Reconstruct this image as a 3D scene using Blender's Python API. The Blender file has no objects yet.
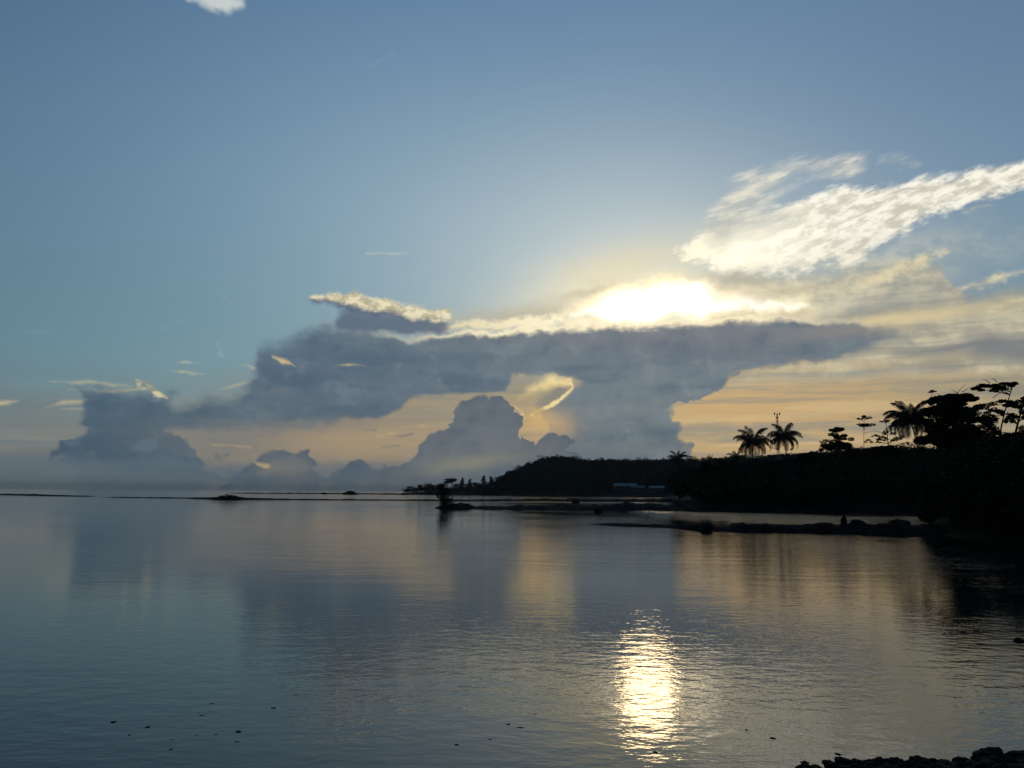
import bpy, bmesh, math, random
from math import radians as R, sin, cos, pi, sqrt, atan2, asin, exp
from mathutils import Vector, Matrix, noise as mnoise

# ------------------------------------------------------------------ camera
F = 830.0                      # focal length in pixels of a 1024 px wide frame
EYE = Vector((0.0, 0.0, 3.0))
PITCH, ROLL = R(7.42), R(0.45)
scene = bpy.context.scene
cam_data = bpy.data.cameras.new("camera")
cam_data.sensor_width = 36.0
cam_data.lens = 36.0 * F / 1024.0
cam_data.clip_start = 0.1
cam_data.clip_end = 60000
cam = bpy.data.objects.new("camera", cam_data)
scene.collection.objects.link(cam)
CM = Matrix.Rotation(pi / 2 + PITCH, 3, 'X') @ Matrix.Rotation(ROLL, 3, 'Z')
cam.location = EYE
cam.rotation_euler = CM.to_euler()
scene.camera = cam

def ray(px, py):
    return (CM @ Vector((px - 512.0, 384.0 - py, -F))).normalized()
def at(px, py, y):             # world point on the ray of a photo point, y metres out
    d = ray(px, py)
    return EYE + d * (y / d.y)
def ground(px, py, z=0.0):
    d = ray(px, py)
    return EYE + d * ((z - EYE.z) / d.z)
def uv(px, py):                # direction as azimuth / elevation, scaled
    d = ray(px, py)
    return atan2(d.x, d.y) * F, asin(d.z) * F

# ------------------------------------------------------------------ sun
SUN_AZ, SUN_EL = uv(643, 303)
SUN_AZ /= F; SUN_EL /= F
sun_data = bpy.data.lights.new("sun", 'SUN')
sun_data.energy = 0.022
sun_data.angle = R(3.6)
sun_data.color = (1.0, 0.72, 0.38)
sun = bpy.data.objects.new("sun", sun_data)
scene.collection.objects.link(sun)
to_sun = Vector((sin(SUN_AZ) * cos(SUN_EL), cos(SUN_AZ) * cos(SUN_EL), sin(SUN_EL)))
sun.rotation_euler = to_sun.to_track_quat('Z', 'Y').to_euler()
sun.location = (200, 900, 300)

scene.view_settings.view_transform = 'Standard'
scene.view_settings.look = 'None'
scene.view_settings.exposure = 0.0
scene.view_settings.gamma = 1.0
scene.view_settings.use_curve_mapping = False
scene.cycles.max_bounces = 4
scene.cycles.volume_bounces = 0
scene.cycles.transparent_max_bounces = 8
scene.cycles.use_denoising = True
scene.cycles.sample_clamp_indirect = 8.0

# ------------------------------------------------------------------ node helpers
class S:                       # a socket with arithmetic
    nt = None
    def __init__(self, s): self.s = s
    def __add__(a, b): return M('ADD', a, b)
    __radd__ = __add__
    def __sub__(a, b): return M('SUBTRACT', a, b)
    def __rsub__(a, b): return M('SUBTRACT', b, a)
    def __mul__(a, b): return M('MULTIPLY', a, b)
    __rmul__ = __mul__
    def __truediv__(a, b): return M('DIVIDE', a, b)
    def __neg__(a): return M('MULTIPLY', a, -1.0)

def put(sock, v):
    if isinstance(v, S): S.nt.links.new(v.s, sock)
    elif sock.type in ('RGBA',) and isinstance(v, tuple): sock.default_value = (*v, 1.0) if len(v) == 3 else v
    else: sock.default_value = v
def M(op, a, b=None, c=None):
    n = S.nt.nodes.new('ShaderNodeMath'); n.operation = op
    put(n.inputs[0], a)
    if b is not None: put(n.inputs[1], b)
    if c is not None: put(n.inputs[2], c)
    return S(n.outputs[0])
def clamp(a):
    return M('MINIMUM', M('MAXIMUM', a, 0.0), 1.0)
def mx(a, b): return M('MAXIMUM', a, b)
def mn(a, b): return M('MINIMUM', a, b)
def smx(a, b, k): return M('SMOOTH_MAX', a, b, k)
def sstep(a, lo, hi):          # smooth 0..1 between lo and hi
    n = S.nt.nodes.new('ShaderNodeMapRange'); n.interpolation_type = 'SMOOTHSTEP'; n.clamp = False
    put(n.inputs[0], a); put(n.inputs[1], lo); put(n.inputs[2], hi); put(n.inputs[3], 0.0); put(n.inputs[4], 1.0)
    return S(n.outputs[0])
def vec(x, y, z=0.0):
    n = S.nt.nodes.new('ShaderNodeCombineXYZ')
    put(n.inputs[0], x); put(n.inputs[1], y); put(n.inputs[2], z)
    return S(n.outputs[0])
def fbm(v, scale=1.0, detail=5.0, rough=0.55, dist=0.0):
    n = S.nt.nodes.new('ShaderNodeTexNoise')
    n.noise_dimensions = '3D'
    put(n.inputs['Vector'], v); n.inputs['Scale'].default_value = scale
    n.inputs['Detail'].default_value = detail; n.inputs['Roughness'].default_value = rough
    n.inputs['Distortion'].default_value = dist
    return S(n.outputs[0]) - 0.5
def mix(f, a, b):
    n = S.nt.nodes.new('ShaderNodeMix'); n.data_type = 'RGBA'; n.clamp_factor = True
    put(n.inputs[0], f); put(n.inputs[6], a); put(n.inputs[7], b)
    return S(n.outputs[2])
def cadd(f, a, b):             # a + f*b
    n = S.nt.nodes.new('ShaderNodeMix'); n.data_type = 'RGBA'; n.blend_type = 'ADD'; n.clamp_factor = False
    put(n.inputs[0], f); put(n.inputs[6], a); put(n.inputs[7], b)
    return S(n.outputs[2])
def cmul(a, b):
    n = S.nt.nodes.new('ShaderNodeMix'); n.data_type = 'RGBA'; n.blend_type = 'MULTIPLY'
    n.inputs[0].default_value = 1.0
    put(n.inputs[6], a); put(n.inputs[7], b)
    return S(n.outputs[2])
BG = 0.1
def lin(c): c /= 255.0; return c / 12.92 if c <= 0.04045 else ((c + 0.055) / 1.055) ** 2.4
def col(r, g, b, k=1.0): return tuple(lin(c) * k / BG for c in (r, g, b))

# ------------------------------------------------------------------ sky
world = bpy.data.worlds.new("World"); scene.world = world
world.use_nodes = True
S.nt = nt = world.node_tree
nt.nodes.clear()
tc = nt.nodes.new('ShaderNodeTexCoord')
sep = nt.nodes.new('ShaderNodeSeparateXYZ'); nt.links.new(tc.outputs['Generated'], sep.inputs[0])
dx, dy, dz = (S(sep.outputs[i]) for i in range(3))
U = M('ARCTAN2', dx, dy) * F
V = M('ARCSINE', clamp(mx(dz, 0.0))) * F
UV = vec(U, V)

sky = nt.nodes.new('ShaderNodeTexSky'); sky.sky_type = 'NISHITA'; sky.sun_disc = False
sky.sun_elevation = SUN_EL; sky.sun_rotation = SUN_AZ
sky.air_density = 1.0; sky.dust_density = 0.6; sky.ozone_density = 2.0; sky.altitude = 0
nish = S(sky.outputs[0])

VMAX = 520.0
def profile(pts, u, dv=0.0):
    """height of a cloud edge (scaled elevation) as a function of scaled azimuth"""
    q = sorted(uv(*p) for p in pts)
    u0, u1 = q[0][0], q[-1][0]
    arg = clamp((u - u0) / (u1 - u0))
    n = nt.nodes.new('ShaderNodeFloatCurve'); cv = n.mapping.curves[0]
    P = [((a - u0) / (u1 - u0), min(1, max(0, b / VMAX))) for a, b in q]
    cv.points[0].location = P[0]; cv.points[1].location = P[-1]
    for p in P[1:-1]: cv.points.new(*p)
    for p in cv.points: p.handle_type = 'AUTO_CLAMPED'
    n.mapping.extend = 'HORIZONTAL'; n.mapping.update()
    put(n.inputs['Value'], arg)
    return S(n.outputs[0]) * VMAX, u0, u1
def bank(top, bot, u, v):
    """signed depth in px inside a cloud between two edges; also depth below top, above bottom"""
    t, a0, a1 = profile(top, u)
    b, c0, c1 = profile(bot, u)
    ends = mn(u - min(a0, c0), max(a1, c1) - u)
    return mn(mn(t - v, v - b), ends), t - v, v - b
def group(name, ins, fn):      # a reusable node group: fn(*sockets) -> socket
    g = bpy.data.node_groups.new(name, 'ShaderNodeTree')
    for k in ins: g.interface.new_socket(k, in_out='INPUT', socket_type='NodeSocketFloat')
    g.interface.new_socket('out', in_out='OUTPUT', socket_type='NodeSocketFloat')
    gi, go = g.nodes.new('NodeGroupInput'), g.nodes.new('NodeGroupOutput')
    keep = S.nt; S.nt = g
    r = fn(*[S(gi.outputs[i]) for i in range(len(ins))])
    g.links.new(r.s, go.inputs[0]); S.nt = keep
    return g
def call(g, *args):
    n = S.nt.nodes.new('ShaderNodeGroup'); n.node_tree = g
    for i, a in enumerate(args): put(n.inputs[i], a)
    return S(n.outputs[0])
def _seg(u, v, x0, y0, ex, ey, r0, dr):
    px, py = u - x0, v - y0
    t = clamp(px * ex + py * ey)
    L2 = ex * ex + ey * ey                      # ex, ey arrive as direction / length^2
    cx, cy = px - t * ex / L2, py - t * ey / L2
    return (t * dr + r0) - M('SQRT', cx * cx + cy * cy)
SEG = group('streak', ['u', 'v', 'x0', 'y0', 'ex', 'ey', 'r0', 'dr'], _seg)
def seg(p, q, r0, r1, u, v):
    """signed depth inside a tapering streak from photo point p to q"""
    (x0, y0), (x1, y1) = uv(*p), uv(*q)
    ex, ey = x1 - x0, y1 - y0; L2 = ex * ex + ey * ey
    return call(SEG, u, v, x0, y0, ex / L2, ey / L2, r0, r1 - r0)
def _gauss(u, v, x0, y0, c_, s_, rx, ry):
    a, b = u - x0, v - y0
    a, b = (a * c_ + b * s_) / rx, (b * c_ - a * s_) / ry
    return M('EXPONENT', -(a * a + b * b))
GAUSS = group('glow', ['u', 'v', 'x0', 'y0', 'c', 's', 'rx', 'ry'], _gauss)
def gauss(p, rx, ry, u=None, v=None, ang=0.0):
    x0, y0 = uv(*p)
    return call(GAUSS, u or U, v or V, x0, y0, cos(ang), sin(ang), rx, ry)

# noise fields
nb1 = fbm(vec(U / 46, V / 40), 1, 6, 0.62)          # billows
nb2 = fbm(vec(U / 46 + 31.7, V / 40 + 9.1), 1, 6, 0.62)
ns1 = fbm(vec(U / 170, V / 24, 3.0), 1, 5, 0.55)    # flat streaks
ns2 = fbm(vec(U / 260 + 7, V / 60), 1, 4, 0.5)
fine = fbm(vec(U / 16, V / 10, 5.0), 1, 4, 0.62)
ns3 = fbm(vec(U / 210 + ns2 * 0.6, V / 8.5 + nb1 * 0.7, 6.0), 1, 4, 0.55)        # thin stripes
nb3 = fbm(vec(U / 30 + nb2 * 0.8, V / 22 + nb1 * 0.8, 12.0), 1, 5, 0.6)       # lumps inside cloud bodies
def voro(v):
    n = nt.nodes.new('ShaderNodeTexVoronoi'); n.feature = 'SMOOTH_F1'; n.voronoi_dimensions = '2D'
    n.inputs['Smoothness'].default_value = 0.35
    put(n.inputs['Vector'], v); n.inputs['Scale'].default_value = 1.0
    n.inputs['Detail'].default_value = 1.0; n.inputs['Roughness'].default_value = 0.5
    return S(n.outputs['Distance']) - 0.45
cau = voro(vec((U + nb1 * 18) / 17 + 3.7, (V + nb2 * 18) / 15))     # cauliflower knobs (negative inside a knob)
brk = fbm(vec((U * 0.95 + V * 0.3) / 26, (V * 0.95 - U * 0.3) / 7, 2.0), 1, 5, 0.65)
brk2 = fbm(vec((U * 0.97 + V * 0.2) / 40, (V * 0.97 - U * 0.2) / 9, 8.0), 1, 5, 0.6)
# keep the evaluation order (and so the shader's stack) short: everything below comes after the noise fields
tie = (nb1 + nb2 + ns1 + ns2 + ns3 + nb3 + fine + cau + brk + brk2) * 1e-6
U, V = U + tie, V + tie
Ub, Vb = U + nb1 * 34, V + nb2 * 30                 # billowy warp
Us, Vs = U + ns2 * 60, V + ns1 * 20 + nb1 * 9       # streaky warp

def stem(left, right, u, v):
    """signed depth inside an upright cloud stem given its two sides from top to bottom"""
    res = []
    for pts in (left, right):
        q = sorted((b, a) for a, b in (uv(*p) for p in pts))
        v0, v1 = q[0][0], q[-1][0]
        arg = clamp((v - v0) / (v1 - v0))
        n = nt.nodes.new('ShaderNodeFloatCurve'); cv = n.mapping.curves[0]
        P = [((a - v0) / (v1 - v0), (b + 600) / 1200) for a, b in q]
        cv.points[0].location = P[0]; cv.points[1].location = P[-1]
        for p in P[1:-1]: cv.points.new(*p)
        for p in cv.points: p.handle_type = 'AUTO_CLAMPED'
        n.mapping.update()
        put(n.inputs['Value'], arg)
        res.append(S(n.outputs[0]) * 1200 - 600); top_v = v1
    return mn(mn(u - res[0], res[1] - u), top_v - v)
SKY_TOP, SKY_MID = (1.0, 1.0, 1.0), (1.0, 1.0, 1.0)
# -- clear sky: Nishita, mostly overlaid with a painted sky gradient
g = mix(sstep(V, 100.0, 300.0), col(114, 150, 160), col(122, 156, 178))
g = mix(sstep(V, 270.0, 520.0), g, col(98, 134, 170))
g = mix(sstep(U, -60.0, -600.0) * 0.6, g, mix(sstep(V, 60.0, 420.0), col(96, 134, 150), col(72, 108, 144)))
g = mix(gauss((980, 60), 330, 170, ang=0.2) * 0.5, g, col(96, 124, 160))
g = mix(gauss((560, 230), 260, 120) * 0.45, g, col(156, 178, 188))
c = mix(0.9, nish, g)
c = mix(gauss((560, 330), 1150, 1000), cmul(c, (0.10, 0.12, 0.16)), c)   # sky dimmed away from the sun so the backlit land stays dark
c = cadd(gauss((650, 270), 210, 100), c, col(190, 176, 140, 0.30))
c = cadd(gauss((650, 290), 100, 45, Ub, Vb), c, col(255, 235, 180, 0.16))

# -- warm band low in the sky
wb = sstep(V + ns1 * 40 + ns2 * 40 + sstep(U, -40.0, -330.0) * 62, 190.0, 95.0)
wcol = mix(gauss((740, 430), 420, 150), col(112, 118, 120), col(166, 154, 124))
wcol = mix(gauss((745, 420), 190, 65, U, Vs), wcol, col(206, 170, 116))
wcol = mix(sstep(ns1, 0.0, 0.14) * 0.7, wcol, col(138, 138, 128))
wcol = mix(sstep(ns3, 0.01, 0.13) * 0.55, wcol, mix(gauss((760, 430), 300, 120), col(98, 112, 122), col(148, 140, 126)))
wcol = mix(sstep(-ns3, 0.03, 0.13) * 0.45 * gauss((800, 430), 280, 90), wcol, col(222, 192, 138))
wcol = mix(gauss((340, 445), 160, 50) * 0.7, wcol, col(184, 154, 112))
c = mix(wb * 0.92, c, wcol)

# -- high veil to the right of the sun
vd, vt, vb_ = bank([(690, 300), (740, 276), (800, 268), (860, 266), (905, 262), (955, 262), (975, 300), (1024, 290), (1150, 300), (1400, 330), (1700, 372)],
                   [(690, 380), (760, 378), (860, 372), (1024, 380), (1150, 385), (1400, 380), (1700, 376)], Us, Vs)
veil = sstep(vd + fine * 14 + nb3 * 26, -4.0, 16.0)
vcol = mix(sstep(ns1 + fine * 0.25 + nb3 * 0.35, -0.16, 0.14), col(162, 158, 142), col(224, 212, 178))
vcol = mix(sstep(vt, 60.0, 110.0) * 0.4, vcol, col(190, 170, 132))
vcol = mix(sstep(ns3, 0.0, 0.12) * 0.5, vcol, col(150, 146, 134))
c = mix(veil * 0.88, c, vcol)
c = mix(gauss((868, 312), 80, 14, Us, Vs, 0.25) * 0.6, c, col(128, 136, 140))
c = mix(gauss((975, 305), 75, 12, Us, Vs) * 0.5, c, col(142, 142, 136))
c = mix(gauss((880, 322), 110, 6, Us, Vs, 0.05) * 0.8, c, col(226, 206, 158))

# -- bright cirrus band and its upper loop
ci_u, ci_v = U + fine * 16 + nb1 * 14, V + nb2 * 22 + fine * 9
d = seg((690, 250), (840, 226), 12, 36, ci_u, ci_v)
d = smx(d, seg((840, 226), (930, 197), 34, 18, ci_u, ci_v), 10.0)
d = smx(d, seg((930, 196), (1060, 165), 17, 11, ci_u, ci_v), 8.0)
d = smx(d, seg((1060, 165), (1230, 118), 11, 1, ci_u, ci_v), 8.0)
d = smx(d, seg((725, 262), (800, 254), 12, 20, ci_u, ci_v), 8.0)
band = sstep(d + brk * 18 + fine * 16, -3.0, 8.0)
bcol = mix(sstep(brk + fine * 0.7, -0.14, 0.12), col(210, 205, 188), col(248, 243, 226, 1.1))
bcol = mix(gauss((700, 255), 90, 50), bcol, col(255, 250, 225, 1.3))
c = mix(band * 0.93, c, bcol)
d = seg((722, 222), (752, 190), 18, 22, ci_u, ci_v)
d = smx(d, seg((752, 190), (800, 168), 16, 10, ci_u, ci_v), 6.0)
d = smx(d, seg((800, 168), (852, 164), 8, 12, ci_u, ci_v), 5.0)
d = smx(d, seg((720, 232), (790, 215), 20, 12, ci_u, ci_v), 6.0)
d = smx(d, seg((885, 160), (915, 161), 1, 1, ci_u, ci_v), 2.0)
loop = sstep(d + brk2 * 26, -6.0, 16.0)
c = mix(loop * 0.85, c, mix(sstep(brk2, -0.1, 0.15), col(186, 190, 186), col(238, 232, 212)))
c = mix(gauss((850, 276), 120, 24, Us, Vs, 0.12) * 0.5, c, mix(sstep(nb3 + fine * 0.5, -0.1, 0.14), col(176, 178, 166), col(232, 220, 186)))
# cream wisps at right
d = seg((948, 292), (1000, 276), 1, 6, ci_u, ci_v)
d = mx(d, seg((1000, 275), (1060, 264), 3, 2, ci_u, ci_v))
d = mx(d, seg((995, 305), (1060, 290), 2, 9, ci_u, ci_v))
d = mx(d, seg((905, 265), (948, 250), 1, 3, ci_u, ci_v))
d = mx(d, seg((880, 282), (935, 262), 5, 9, Us, Vs))
d = mx(d, seg((960, 212), (990, 207), 0, 1, ci_u, ci_v))
c = mix(sstep(d + fine * 10, -2.0, 7.0) * 0.8, c, mix(sstep(fine, -0.2, 0.1), col(196, 182, 148), col(232, 218, 180)))

# -- bright cloud right in front of the sun
g0u, g0v = U + nb1 * 50 + fine * 8, V + nb2 * 30 + nb3 * 24
d = seg((572, 318), (655, 304), 6, 17, g0u, g0v)
d = smx(d, seg((655, 302), (700, 292), 17, 12, g0u, g0v), 6.0)
d = smx(d, seg((700, 302), (798, 306), 13, 8, g0u, g0v), 6.0)
c = mix(gauss((610, 277), 100, 28, Us, Vs, 0.25) * 0.8, c, col(228, 216, 182))
c = mix(gauss((545, 312), 110, 11, Us, Vs, 0.15) * 0.7, c, col(190, 178, 150))
c = mix(sstep(d, -16.0, 12.0), c, mix(sstep(d, -4.0, 15.0), mix(sstep(nb3, -0.1, 0.12), col(226, 208, 164), col(250, 236, 196)), col(255, 252, 238, 1.3)))
c = cadd(gauss((660, 302), 95, 24, g0u, g0v), c, col(255, 240, 200, 0.3))
c = cadd(gauss((652, 303), 40, 13, g0u, g0v), c, col(255, 220, 158, 3.6))
c = mix(gauss((738, 279), 36, 9, Ub, Vb) * 0.8, c, col(182, 174, 154))
c = mix(gauss((590, 291), 34, 5, Ub, Vb, 0.2) * 0.6, c, col(196, 184, 154))
c = mix(gauss((800, 290), 60, 7, Ub, Vb, 0.1) * 0.5, c, col(176, 168, 148))

# -- small isolated puffs and wisps
def puffs(lst, cc, uu, vv, amp, soft, k):
    global c
    d = None
    for p, q, r0, r1 in lst:
        s_ = seg(p, q, r0, r1, uu, vv); d = s_ if d is None else mx(d, s_)
    c = mix(sstep(d + fine * amp, -1.0, soft) * k, c, cc)
pu, pv = U + fine * 10, V + fine * 5 + nb1 * 6
puffs([((190, -4), (225, 2), 6, 12), ((225, 2), (240, 2), 11, 7)], col(205, 212, 208), U + fine * 14, V + nb2 * 10, 12, 8, 0.9)
puffs([((366, 254), (405, 253), 1.5, 1.5), ((528, 301), (542, 303), 1, 1.5), ((536, 291), (546, 292), 1, 1)], col(200, 205, 192), pu, pv, 4, 4, 0.8)
puffs([((455, 27), (475, 28), .5, .5), ((368, 68), (394, 52), 1, 2), ((215, 288), (230, 303), 1, 2), ((160, 330), (186, 318), 1, 1), ((218, 345), (222, 356), 3, 4), ((20, 331), (55, 331), 1, 1)], col(150, 172, 178), pu, pv, 6, 6, 0.5)
puffs([((176, 363), (186, 362), .5, 2), ((186, 362), (198, 364), 2, .4), ((162, 371), (185, 372), .3, 1.8), ((185, 372), (205, 374), 1.8, .3), ((240, 365), (254, 368), .8, 2.2), ((254, 368), (264, 368), 2.2, .4), ((-5, 404), (8, 402), 3, 2.4), ((8, 402), (20, 401), 2.4, .3)], col(205, 192, 152), pu, pv, 4, 4, 0.85)
puffs([((52, 381), (90, 382), .6, 3), ((90, 382), (138, 387), 3, 1), ((70, 388), (110, 391), .4, 2.5), ((110, 391), (150, 389), 2.5, 3), ((46, 408), (62, 403), 1, 3), ((62, 403), (88, 400), 3, 2), ((60, 410), (92, 408), 1, 2), ((215, 390), (240, 384), .6, 2), ((240, 384), (264, 380), 2, 1.4)], col(198, 184, 146), pu, pv, 5, 5, 0.8)

# -- grey blue streak clouds at the far right
d = smx(seg((905, 352), (990, 344), 4, 8, Us, Vs), seg((985, 350), (1100, 352), 10, 14, Us, Vs), 6.0)
d = smx(d, seg((900, 366), (960, 368), 1, 3, Us, Vs), 3.0)
c = mix(sstep(d + fine * 6, -6.0, 8.0) * 0.72, c, mix(sstep(ns1, -0.1, 0.1), col(112, 118, 128), col(140, 140, 138)))

# -- left haze wall low over the sea
hz = sstep(V + ns1 * 20, 52.0, 12.0) * sstep(U, 260.0, -120.0)
c = mix(hz * 0.5, c, col(92, 106, 116))

# -- the dark shelf cloud with its stems
top = [(84, 400), (95, 388), (120, 391), (160, 393), (182, 402), (205, 396), (232, 390), (250, 372), (262, 340), (285, 332), (330, 322),
       (380, 330), (420, 336), (470, 330), (520, 327), (570, 325), (615, 323), (650, 324), (690, 319), (740, 315), (800, 316),
       (850, 320), (905, 326), (925, 340), (940, 349)]
bot = [(84, 425), (130, 440), (186, 432), (230, 436), (300, 433), (350, 424), (398, 412), (412, 400),
       (440, 394), (500, 388), (508, 380), (520, 376), (560, 374), (580, 385), (640, 410), (680, 402), (700, 396), (725, 388), (740, 374), (800, 366), (850, 358), (900, 349), (940, 350)]
sU, sV = Ub * 0.5 + Us * 0.5 + cau * 4, V + nb2 * 22 + ns1 * 16 + nb3 * 10 + cau * 3
sd, stp, sbt = bank(top, bot, sU, sV)
kU, kV = U + nb1 * 20 + cau * 12 + nb3 * 14, V + nb2 * 16 + cau * 9 + nb3 * 10
st1 = stem([(575, 366), (578, 384), (570, 395), (553, 404), (541, 413), (550, 430), (565, 445), (580, 460), (590, 500)],
           [(748, 366), (726, 388), (702, 396), (680, 403), (675, 414), (684, 424), (686, 432), (691, 444), (693, 458), (690, 500)], kU, kV)
st2 = stem([(84, 388), (94, 402), (92, 420), (84, 434), (58, 441), (55, 452), (66, 464), (80, 474), (84, 500)],
           [(172, 388), (180, 404), (166, 424), (176, 434), (190, 442), (204, 452), (211, 466), (218, 500)], kU, kV)
sd = mx(sd, mx(st1, st2))
soft = gauss((235, 365), 120, 50) + gauss((905, 345), 50, 24) * 0.8
shelf = sstep(sd + fine * 4 + soft * (ns1 * 60 + fine * 16), -1.5 - soft * 6, 3.0 + soft * 26)
near = gauss((640, 400), 330, 160)
bc = mix(near, col(80, 104, 122), col(116, 130, 138))
bc = mix(sstep(V, 120.0, 20.0) * 0.7, bc, mix(near, col(58, 80, 94), col(104, 116, 120)))
bc = mix(gauss((360, 385), 190, 36, Us, Vs) * 0.55, bc, col(96, 112, 126))
bc = mix(sstep(ns1 + nb1 * 0.35, 0.0, 0.2) * 0.5, bc, col(74, 94, 112))
bc = mix(sstep(-ns1 + nb2 * 0.3, 0.02, 0.2) * 0.35, bc, col(130, 134, 136))
bc = mix(gauss((640, 336), 230, 13, Us, Vs, -0.02) * 0.5, bc, col(134, 130, 132))
bc = mix(gauss((270, 378), 110, 13, Us, Vs, 0.1) * 0.55, bc, col(70, 92, 112))
bc = mix(gauss((330, 408), 90, 10, Us, Vs, -0.05) * 0.5, bc, col(76, 96, 114))
bc = mix(gauss((440, 358), 120, 7, Us, Vs) * 0.5, bc, col(84, 100, 118))
bc = mix(gauss((300, 430), 90, 9, Us, Vs) * 0.35, bc, col(128, 124, 118))
bc = mix(gauss((700, 350), 190, 26, Us, Vs, -0.03) * 0.45, bc, col(100, 108, 122))
bc = mix(gauss((720, 322), 40, 9, Us, Vs) * 0.5 * sstep(stp, 14.0, 4.0), bc, col(176, 166, 150))
bc = mix(gauss((860, 330), 70, 7, Us, Vs) * 0.6, bc, col(150, 142, 134))
bc = mix(sstep(nb3, 0.0, 0.18) * 0.5, bc, mix(near, col(100, 120, 136), col(134, 142, 146)))
bc = mix(sstep(-nb3, 0.02, 0.18) * 0.5, bc, mix(near, col(66, 88, 106), col(92, 106, 120)))
rim = sstep(sd, 9.0, 1.0) * sstep(stp, 12.0, 2.0) * clamp(gauss((610, 320), 190, 60) * 1.7)
bc = mix(rim * 0.9, bc, col(255, 240, 200, 1.15))
rimb = sstep(sd, 7.0, 0.5) * gauss((720, 390), 130, 45)
bc = mix(rimb * 0.5, bc, col(236, 200, 130))
c = mix(shelf * 0.97, c, bc)
# sunlit lining on the shelf's left shoulder
d = seg((412, 337), (470, 325), 2, 7, Ub, Vb)
d = mx(d, seg((470, 326), (600, 322), 7, 5, Ub, Vb))
c = mix(sstep(d + fine * 14 + nb3 * 16, -1.5, 5.0) * sstep(V + nb2 * 12 + nb3 * 16, uv(512, 330)[1] - 3, uv(512, 330)[1] + 4) * 0.95, c, mix(gauss((580, 320), 120, 60), col(214, 200, 160), col(252, 240, 204, 1.1)))

# -- the bright gap between the stems, with glowing edges
qU, qV = U + nb1 * 12 + fine * 5, V + nb2 * 12 + fine * 5
gd = seg((520, 396), (552, 381), 3, 7, qU, qV)
gd = smx(gd, seg((552, 381), (567, 383), 7, 5, qU, qV), 4.0)
inn = seg((545, 405), (562, 392), 9, 8, qU, qV)
c = mix(sstep(inn, -5.0, 6.0) * 0.8, c, col(128, 130, 128))
c = mix(sstep(gd + nb3 * 14, -3.0, 6.0) * 0.9, c, mix(sstep(V + nb3 * 20, uv(540, 398)[1], uv(540, 380)[1]), col(196, 176, 128), col(244, 222, 158)))
gl = mx(seg((561, 376), (571, 380), .1, .4, qU, qV), seg((571, 380), (573, 388), .4, .6, qU, qV))
gl = mx(gl, mx(seg((573, 389), (562, 400), .6, .8, qU, qV), seg((562, 400), (548, 407), .8, .5, qU, qV)))
gl = mx(gl, seg((548, 407), (531, 414), 1.0, .5, qU, qV))
gl = mx(gl, mx(seg((513, 405), (521, 412), .4, 1.1, qU, qV), seg((521, 412), (524, 420), 1.1, .6, qU, qV)))
c = mix(sstep(gl + fine * 5 + nb3 * 6, -1.6, 1.2) * 0.9, c, mix(sstep(nb3, -0.12, 0.1), col(214, 182, 122), col(252, 228, 166)))
c = mix(gauss((536, 418), 12, 9) * 0.6, c, col(210, 176, 116))

# -- the small lit cloud with a dark belly left of the sun
wd = smx(seg((316, 299), (352, 303), 6, 11, pu, Vb), seg((352, 306), (446, 316), 10, 7, pu, Vb), 5.0)
wm = sstep(wd + fine * 9, -2.0, 5.0)
wt = V - (U - uv(380, 308)[0]) * -0.16 - uv(380, 311)[1]
wc = mix(sstep(wt + fine * 12 + nb1 * 10, -4.0, 3.0), col(96, 108, 126), mix(sstep(fine + nb1, -0.12, 0.1), col(186, 176, 146), col(238, 226, 190)))
belly = sstep(seg((345, 321), (445, 326), 8, 7, Us, Vb), -5.0, 4.0)
c = mix(belly * 0.85, c, col(88, 102, 122))
c = mix(wm * 0.95, c, wc)
puffs([((273, 357), (284, 361), 1.6, 3.6), ((284, 361), (296, 366), 3.6, .5), ((335, 366), (350, 364), .3, 1.5), ((350, 364), (366, 367), 1.5, .4)], col(222, 196, 140), pu, pv, 4, 4, 0.8)

c = mix(gauss((548, 424), 24, 14, Ub, Vb) * 0.5, c, col(226, 182, 116))
c = mix(sstep(V + nb2 * 16 + ns1 * 20 + cau * 4, 34.0, 22.0) * sstep(U, 70.0, 20.0) * 0.65, c, col(100, 114, 124))
# -- front cumulus heads, low over the sea
ct = [(216, 500), (228, 480), (250, 462), (262, 452), (286, 448), (304, 450), (316, 462), (322, 480), (332, 484), (336, 468), (345, 466), (353, 460), (364, 457), (376, 460), (386, 465),
      (402, 462), (416, 454), (424, 440), (438, 426), (454, 420), (458, 404), (472, 396), (486, 391), (504, 392), (516, 402), (524, 420),
      (536, 442), (546, 432), (556, 428), (568, 434), (578, 448), (590, 470), (600, 500)]
tp, a0, a1 = profile(ct, U + nb1 * 14 + cau * 12 + nb3 * 14)
cd = mn(tp - (V + nb2 * 12 + cau * 11 + nb3 * 12), mn(U - a0, a1 - U))
cu = sstep(cd + fine * 5, -1.0, 3.5)
cc = mix(gauss((480, 430), 150, 90), col(70, 90, 106), col(96, 106, 116))
cc = mix(sstep(nb1 + nb2, -0.05, 0.25) * 0.35, cc, col(112, 116, 122))
cc = mix(sstep(cd, 3.0, 40.0) * 0.35, cc, col(104, 116, 124))
cc = mix(sstep(nb3 + cau * 0.25, 0.0, 0.2) * 0.4, cc, col(112, 120, 128))
cc = mix(sstep(-nb3 - cau * 0.25, 0.0, 0.2) * 0.35, cc, col(72, 88, 106))
cc = mix(gauss((470, 462), 60, 9, Us, Vs, 0.15) * 0.6, cc, col(150, 146, 122))
cc = mix(gauss((285, 470), 26, 10, Ub, Vb) * 0.5, cc, col(150, 140, 122))
rim2 = sstep(cd, 3.5, 0.2) * gauss((530, 400), 110, 70)
cc = mix(rim2 * 0.45, cc, col(226, 196, 140))
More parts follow.
